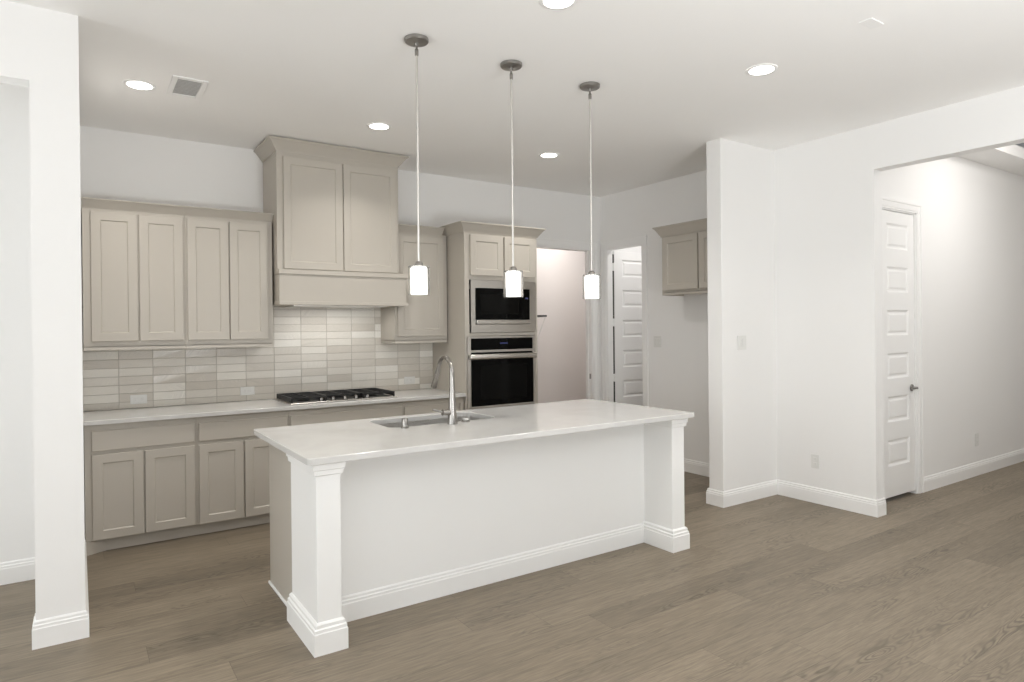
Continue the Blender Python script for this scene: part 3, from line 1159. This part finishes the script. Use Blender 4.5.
mb = MB()
b = 0.003
zt, zb = ZI, ZI - 0.030
x0, x1, y0, y1 = OUT
seq = [ring(SX0, SX1, SY0, SY1, 0.06, zb), ring(SX0, SX1, SY0, SY1, 0.06, zt - b), ring(SX0 - b, SX1 + b, SY0 - b, SY1 + b, 0.06 + b, zt),
       ring(x0 + b, x1 - b, y0 + b, y1 - b, 0.017, zt), ring(x0, x1, y0, y1, 0.02, zt - b), ring(x0, x1, y0, y1, 0.02, zb), ring(SX0, SX1, SY0, SY1, 0.06, zb)]
mb.loops(seq)
o = mb.build('island_worktop', MQ, loc=(2.16, 3.5, zb))
tag(o, 'white quartz worktop on the island, with a sink cut into it', 'countertop')

# sink bowl
r = thing('kitchen_sink', 'undermount stainless sink bowl in the island worktop', 'sink', (1.895, 3.76, ZI - 0.25))
mb = MB()
e = 0.006
zr = ZI - 0.0305
mb.loops([ring(SX0 - 0.02, SX1 + 0.02, SY0 - 0.02, SY1 + 0.02, 0.08, zr), ring(SX0 - e, SX1 + e, SY0 - e, SY1 + e, 0.066, zr),
          ring(SX0 - e, SX1 + e, SY0 - e, SY1 + e, 0.066, zr - 0.19), ring(SX0 + 0.012, SX1 - 0.012, SY0 + 0.012, SY1 - 0.012, 0.055, zr - 0.212),
          ring(1.86, 1.93, 3.725, 3.795, 0.034, zr - 0.216)], cap1=True)
mb.build('sink_bowl', MSD, r, smooth=40)
mb = MB()
mb.lathe([(0.042, 0), (0.042, 0.003), (0.034, 0.004), (0.030, 0.001)], (1.895, 3.76, zr - 0.2155), 20)
mb.build('drain', MNI, r)

# faucet
fx_, fy_ = 1.900, 3.492
r = thing('kitchen_faucet', 'tall brushed nickel gooseneck faucet on the island by the sink', 'faucet', (fx_, fy_, ZI))
mb = MB()
mb.lathe([(0.031, 0.0003), (0.031, 0.005), (0.0295, 0.012), (0.026, 0.06), (0.0215, 0.13), (0.0178, 0.21), (0.0155, 0.27)], (fx_, fy_, ZI), 24)
mb.build('faucet_body', MNI, r, smooth=40)
pts = [(fy_, 1.180), (fy_, 1.225)]
cyc, rad = fy_ + 0.090, 0.090
for i in range(1, 12):
    a = math.pi - math.radians(168) * i / 11
    pts.append((cyc + rad * math.cos(a), 1.228 + rad * math.sin(a)))
lasty, lastz = pts[-1]
pts.append((lasty + 0.004, lastz - 0.02))
mb = MB()
mb.tube([(fx_, y, z) for y, z in pts], [0.0155] * 2 + [0.0135] * (len(pts) - 2), 16)
mb.build('spout', MNI, r, smooth=50)
mb = MB()
p0 = Vector((fx_, lasty + 0.003, lastz - 0.012))
p1 = Vector((fx_, fy_ + 0.243, 1.122))
mb.tube([p0, p0.lerp(p1, 0.08), p0.lerp(p1, 0.6), p0.lerp(p1, 0.98), p1], [0.0138, 0.0155, 0.0175, 0.0205, 0.018], 16)
mb.build('spray_head', MNI, r, smooth=40)
mb = MB()
mb.tube([(fx_ - 0.018, fy_, 0.986), (fx_ - 0.068, fy_, 0.988)], 0.0195, 20)
h_ = mb.build('handle_hub', MNI, r, smooth=40)
mb = MB()
mb.tube([(fx_ - 0.066, fy_, 0.990), (fx_ - 0.100, fy_, 1.000), (fx_ - 0.132, fy_, 1.010)], [0.0068, 0.0062, 0.0055], 10)
mb.build('lever', MND, h_, smooth=40)

r = thing('sink_air_gap', 'short brushed nickel cylinder left of the faucet on the island', 'air gap', (1.599, 3.521, ZI))
mb = MB()
mb.lathe([(0.0215, 0.0003), (0.0215, 0.005), (0.0185, 0.007), (0.0185, 0.054), (0.016, 0.058)], (1.599, 3.521, ZI), 24)
mb.build('cap', MNI, r, smooth=40)
mb = MB()
mb.lathe([(0.024, 0.0002), (0.024, 0.003)], (1.599, 3.521, ZI), 24)
mb.build('base_ring', MNI, r)

r = thing('disposal_switch_button', 'small low round button right of the faucet on the island', 'button', (2.012, 3.526, ZI))
mb = MB()
mb.lathe([(0.027, 0.0003), (0.027, 0.008), (0.024, 0.011)], (2.012, 3.526, ZI), 24)
mb.build('base_ring', MNI, r, smooth=40)
mb = MB()
mb.lathe([(0.018, 0.010), (0.018, 0.018), (0.015, 0.020)], (2.012, 3.526, ZI), 20)
mb.build('button_cap', MPL, r, smooth=40)

# ------------------------------------------------------------------ pendants
PN = ['hanging over the left end of the island', 'hanging over the middle of the island', 'hanging over the right end of the island']


def make_pendant(x, y, label):
    r = thing('pendant_lamp', label, 'pendant light', (x, y, 1.676), 'pendant lamps over the island')
    mb = MB()
    mb.lathe([(0.050, H - 0.0002), (0.0645, H - 0.0015), (0.0645, H - 0.014), (0.060, H - 0.020), (0.022, H - 0.023), (0.010, H - 0.026), (0.010, H - 0.040)], (x, y, 0), 32)
    mb.build('canopy', MND, r, smooth=35)
    mb = MB()
    mb.lathe([(0.0085, H - 0.092), (0.010, H - 0.085), (0.010, H - 0.060), (0.0055, H - 0.052), (0.0055, H - 0.038)], (x, y, 0), 14)
    mb.build('swivel_joint', MNI, r, smooth=40)
    mb = MB()
    mb.lathe([(0.0062, 1.848), (0.0062, H - 0.09)], (x, y, 0), 14)
    mb.build('rod', MRD, r, smooth=40)
    mb = MB()
    mb.lathe([(0.012, 1.856), (0.0185, 1.850), (0.021, 1.846), (0.021, 1.8285)], (x, y, 0), 24)
    mb.build('socket_cap', MNI, r, smooth=40)
    mb = MB()
    R, R2 = 0.0575, 0.0545
    mb.lathe([(R2, 1.676), (R, 1.676), (R, 1.826), (R - 0.004, 1.831), (0.018, 1.831), (0.018, 1.828), (R2 - 0.003, 1.828), (R2, 1.824), (R2, 1.676)], (x, y, 0), 40, cap=False)
    mb.build('glass_shade', MGLASS, r, smooth=35)
    mb = MB()
    mb.lathe([(0.0425, 1.680), (0.044, 1.682), (0.044, 1.818), (0.040, 1.824), (0.019, 1.826)], (x, y, 0), 32)
    mb.build('frosted_diffuser', MSHADE, r, smooth=35)
    return r


for (x, y), s in zip(((1.522, 3.153), (2.131, 3.154), (2.741, 3.160)), PN):
    make_pendant(x, y, 'nickel pendant lamp with glowing glass shade ' + s)

# ------------------------------------------------------------------ recessed ceiling lights
RL = [((0.344, 4.676), 'glowing recessed ceiling light at the left, beside the air vent'),
      ((1.929, 4.662), 'glowing recessed ceiling light in front of the hood cabinet'),
      ((3.535, 4.640), 'glowing recessed ceiling light in front of the oven tower'),
      ((3.460, 2.412), 'glowing recessed ceiling light at the right, in front of the white partition'),
      ((1.908, 2.420), 'glowing recessed ceiling light cut by the top edge of the photo')]
for (x, y), lab in RL:
    r = thing('recessed_light', lab, 'ceiling light', (x, y, H), 'recessed ceiling lights')
    mb = MB()
    mb.lathe([(0.092, -0.0002), (0.092, -0.003), (0.086, -0.006), (0.0715, -0.005), (0.0715, -0.0006)], (x, y, H), 36, cap=False)
    mb.build('trim_ring', MT, r, smooth=40)
    mb = MB()
    mb.lathe([(0.0715, -0.0004), (0.0715, -0.003), (0.06, -0.0045), (0.02, -0.005)], (x, y, H), 36)
    mb.build('lens', MLAMP, r, smooth=40)
    d = bpy.data.lights.new('downlight', 'AREA')
    d.shape, d.size, d.energy, d.color, d.spread = 'DISK', 0.13, CAN_W, (1.0, 0.96, 0.91), math.radians(125)
    lo = bpy.data.objects.new('downlight', d)
    COL.objects.link(lo)
    lo.location = (x, y, H - 0.008)

# ceiling air vent
r = thing('ceiling_vent', 'white rectangular air vent in the ceiling beside a recessed light', 'vent', (0.597, 4.565, H))
vx0, vx1, vy0, vy1 = 0.497, 0.697, 4.385, 4.742
mb = MB()
fw_ = 0.032
mb.box(vx0, vx0 + fw_, vy0, vy1, H - 0.008, H - 0.0002, 0.002)
mb.box(vx1 - fw_, vx1, vy0, vy1, H - 0.008, H - 0.0002, 0.002)
mb.box(vx0 + fw_, vx1 - fw_, vy0, vy0 + fw_, H - 0.008, H - 0.0002, 0.002)
mb.box(vx0 + fw_, vx1 - fw_, vy1 - fw_, vy1, H - 0.008, H - 0.0002, 0.002)
mb.build('vent_frame', MT, r)
mb = MB()
mb.box(vx0 + fw_, vx1 - fw_, vy0 + fw_, vy1 - fw_, H - 0.0015, H - 0.0003)
mb.build('duct_backing', MVENT, r)
mb = MB()
n = 12
for i in range(n):
    y = vy0 + fw_ + 0.01 + (vy1 - vy0 - 2 * fw_ - 0.02) * i / (n - 1)
    mb.loops([[(vx0 + fw_, y - 0.006, H - 0.006), (vx0 + fw_, y + 0.006, H - 0.002), (vx0 + fw_, y + 0.006, H - 0.003), (vx0 + fw_, y - 0.006, H - 0.007)],
              [(vx1 - fw_, y - 0.006, H - 0.006), (vx1 - fw_, y + 0.006, H - 0.002), (vx1 - fw_, y + 0.006, H - 0.003), (vx1 - fw_, y - 0.006, H - 0.007)]], cap0=True, cap1=True)
mb.build('louvers', MT, r)

# blank cover plate on the ceiling
mb = MB()
mb.box(3.345, 3.470, 1.698, 1.766, H - 0.006, H - 0.0002, 0.002)
o = mb.build('ceiling_cover_plate', MT, loc=(3.407, 1.732, H))
tag(o, 'small blank white cover plate on the ceiling, upper right', 'cover plate')

# wire shelf in the utility room, seen end-on past the oven tower
r = thing('wire_shelf', 'wire shelf end in the utility room, just right of the microwave', 'shelf', (4.54, 6.5, 1.635))
mb = MB()
for i in range(8):
    x = 4.26 + i * 0.0565
    mb.tube([(x, 6.2, 1.637), (x, 6.98, 1.637)], 0.003, 6)
for k in range(24):
    y = 6.205 + k * 0.033
    mb.tube([(4.235, y, 1.640), (4.660, y, 1.640)], 0.002, 6)
mb.tube([(4.66, 6.2, 1.628), (4.66, 6.98, 1.628)], 0.004, 6)
mb.build('shelf_wires', MDW, r)
mb = MB()
mb.box(4.25, 4.664, 6.192, 6.204, 1.625, 1.648, 0.002)
mb.build('end_cap', MDW, r)
mb = MB()
mb.tube([(4.655, 6.21, 1.625), (4.235, 6.21, 0.71)], 0.004, 8)
mb.build('brace', MPL, r)
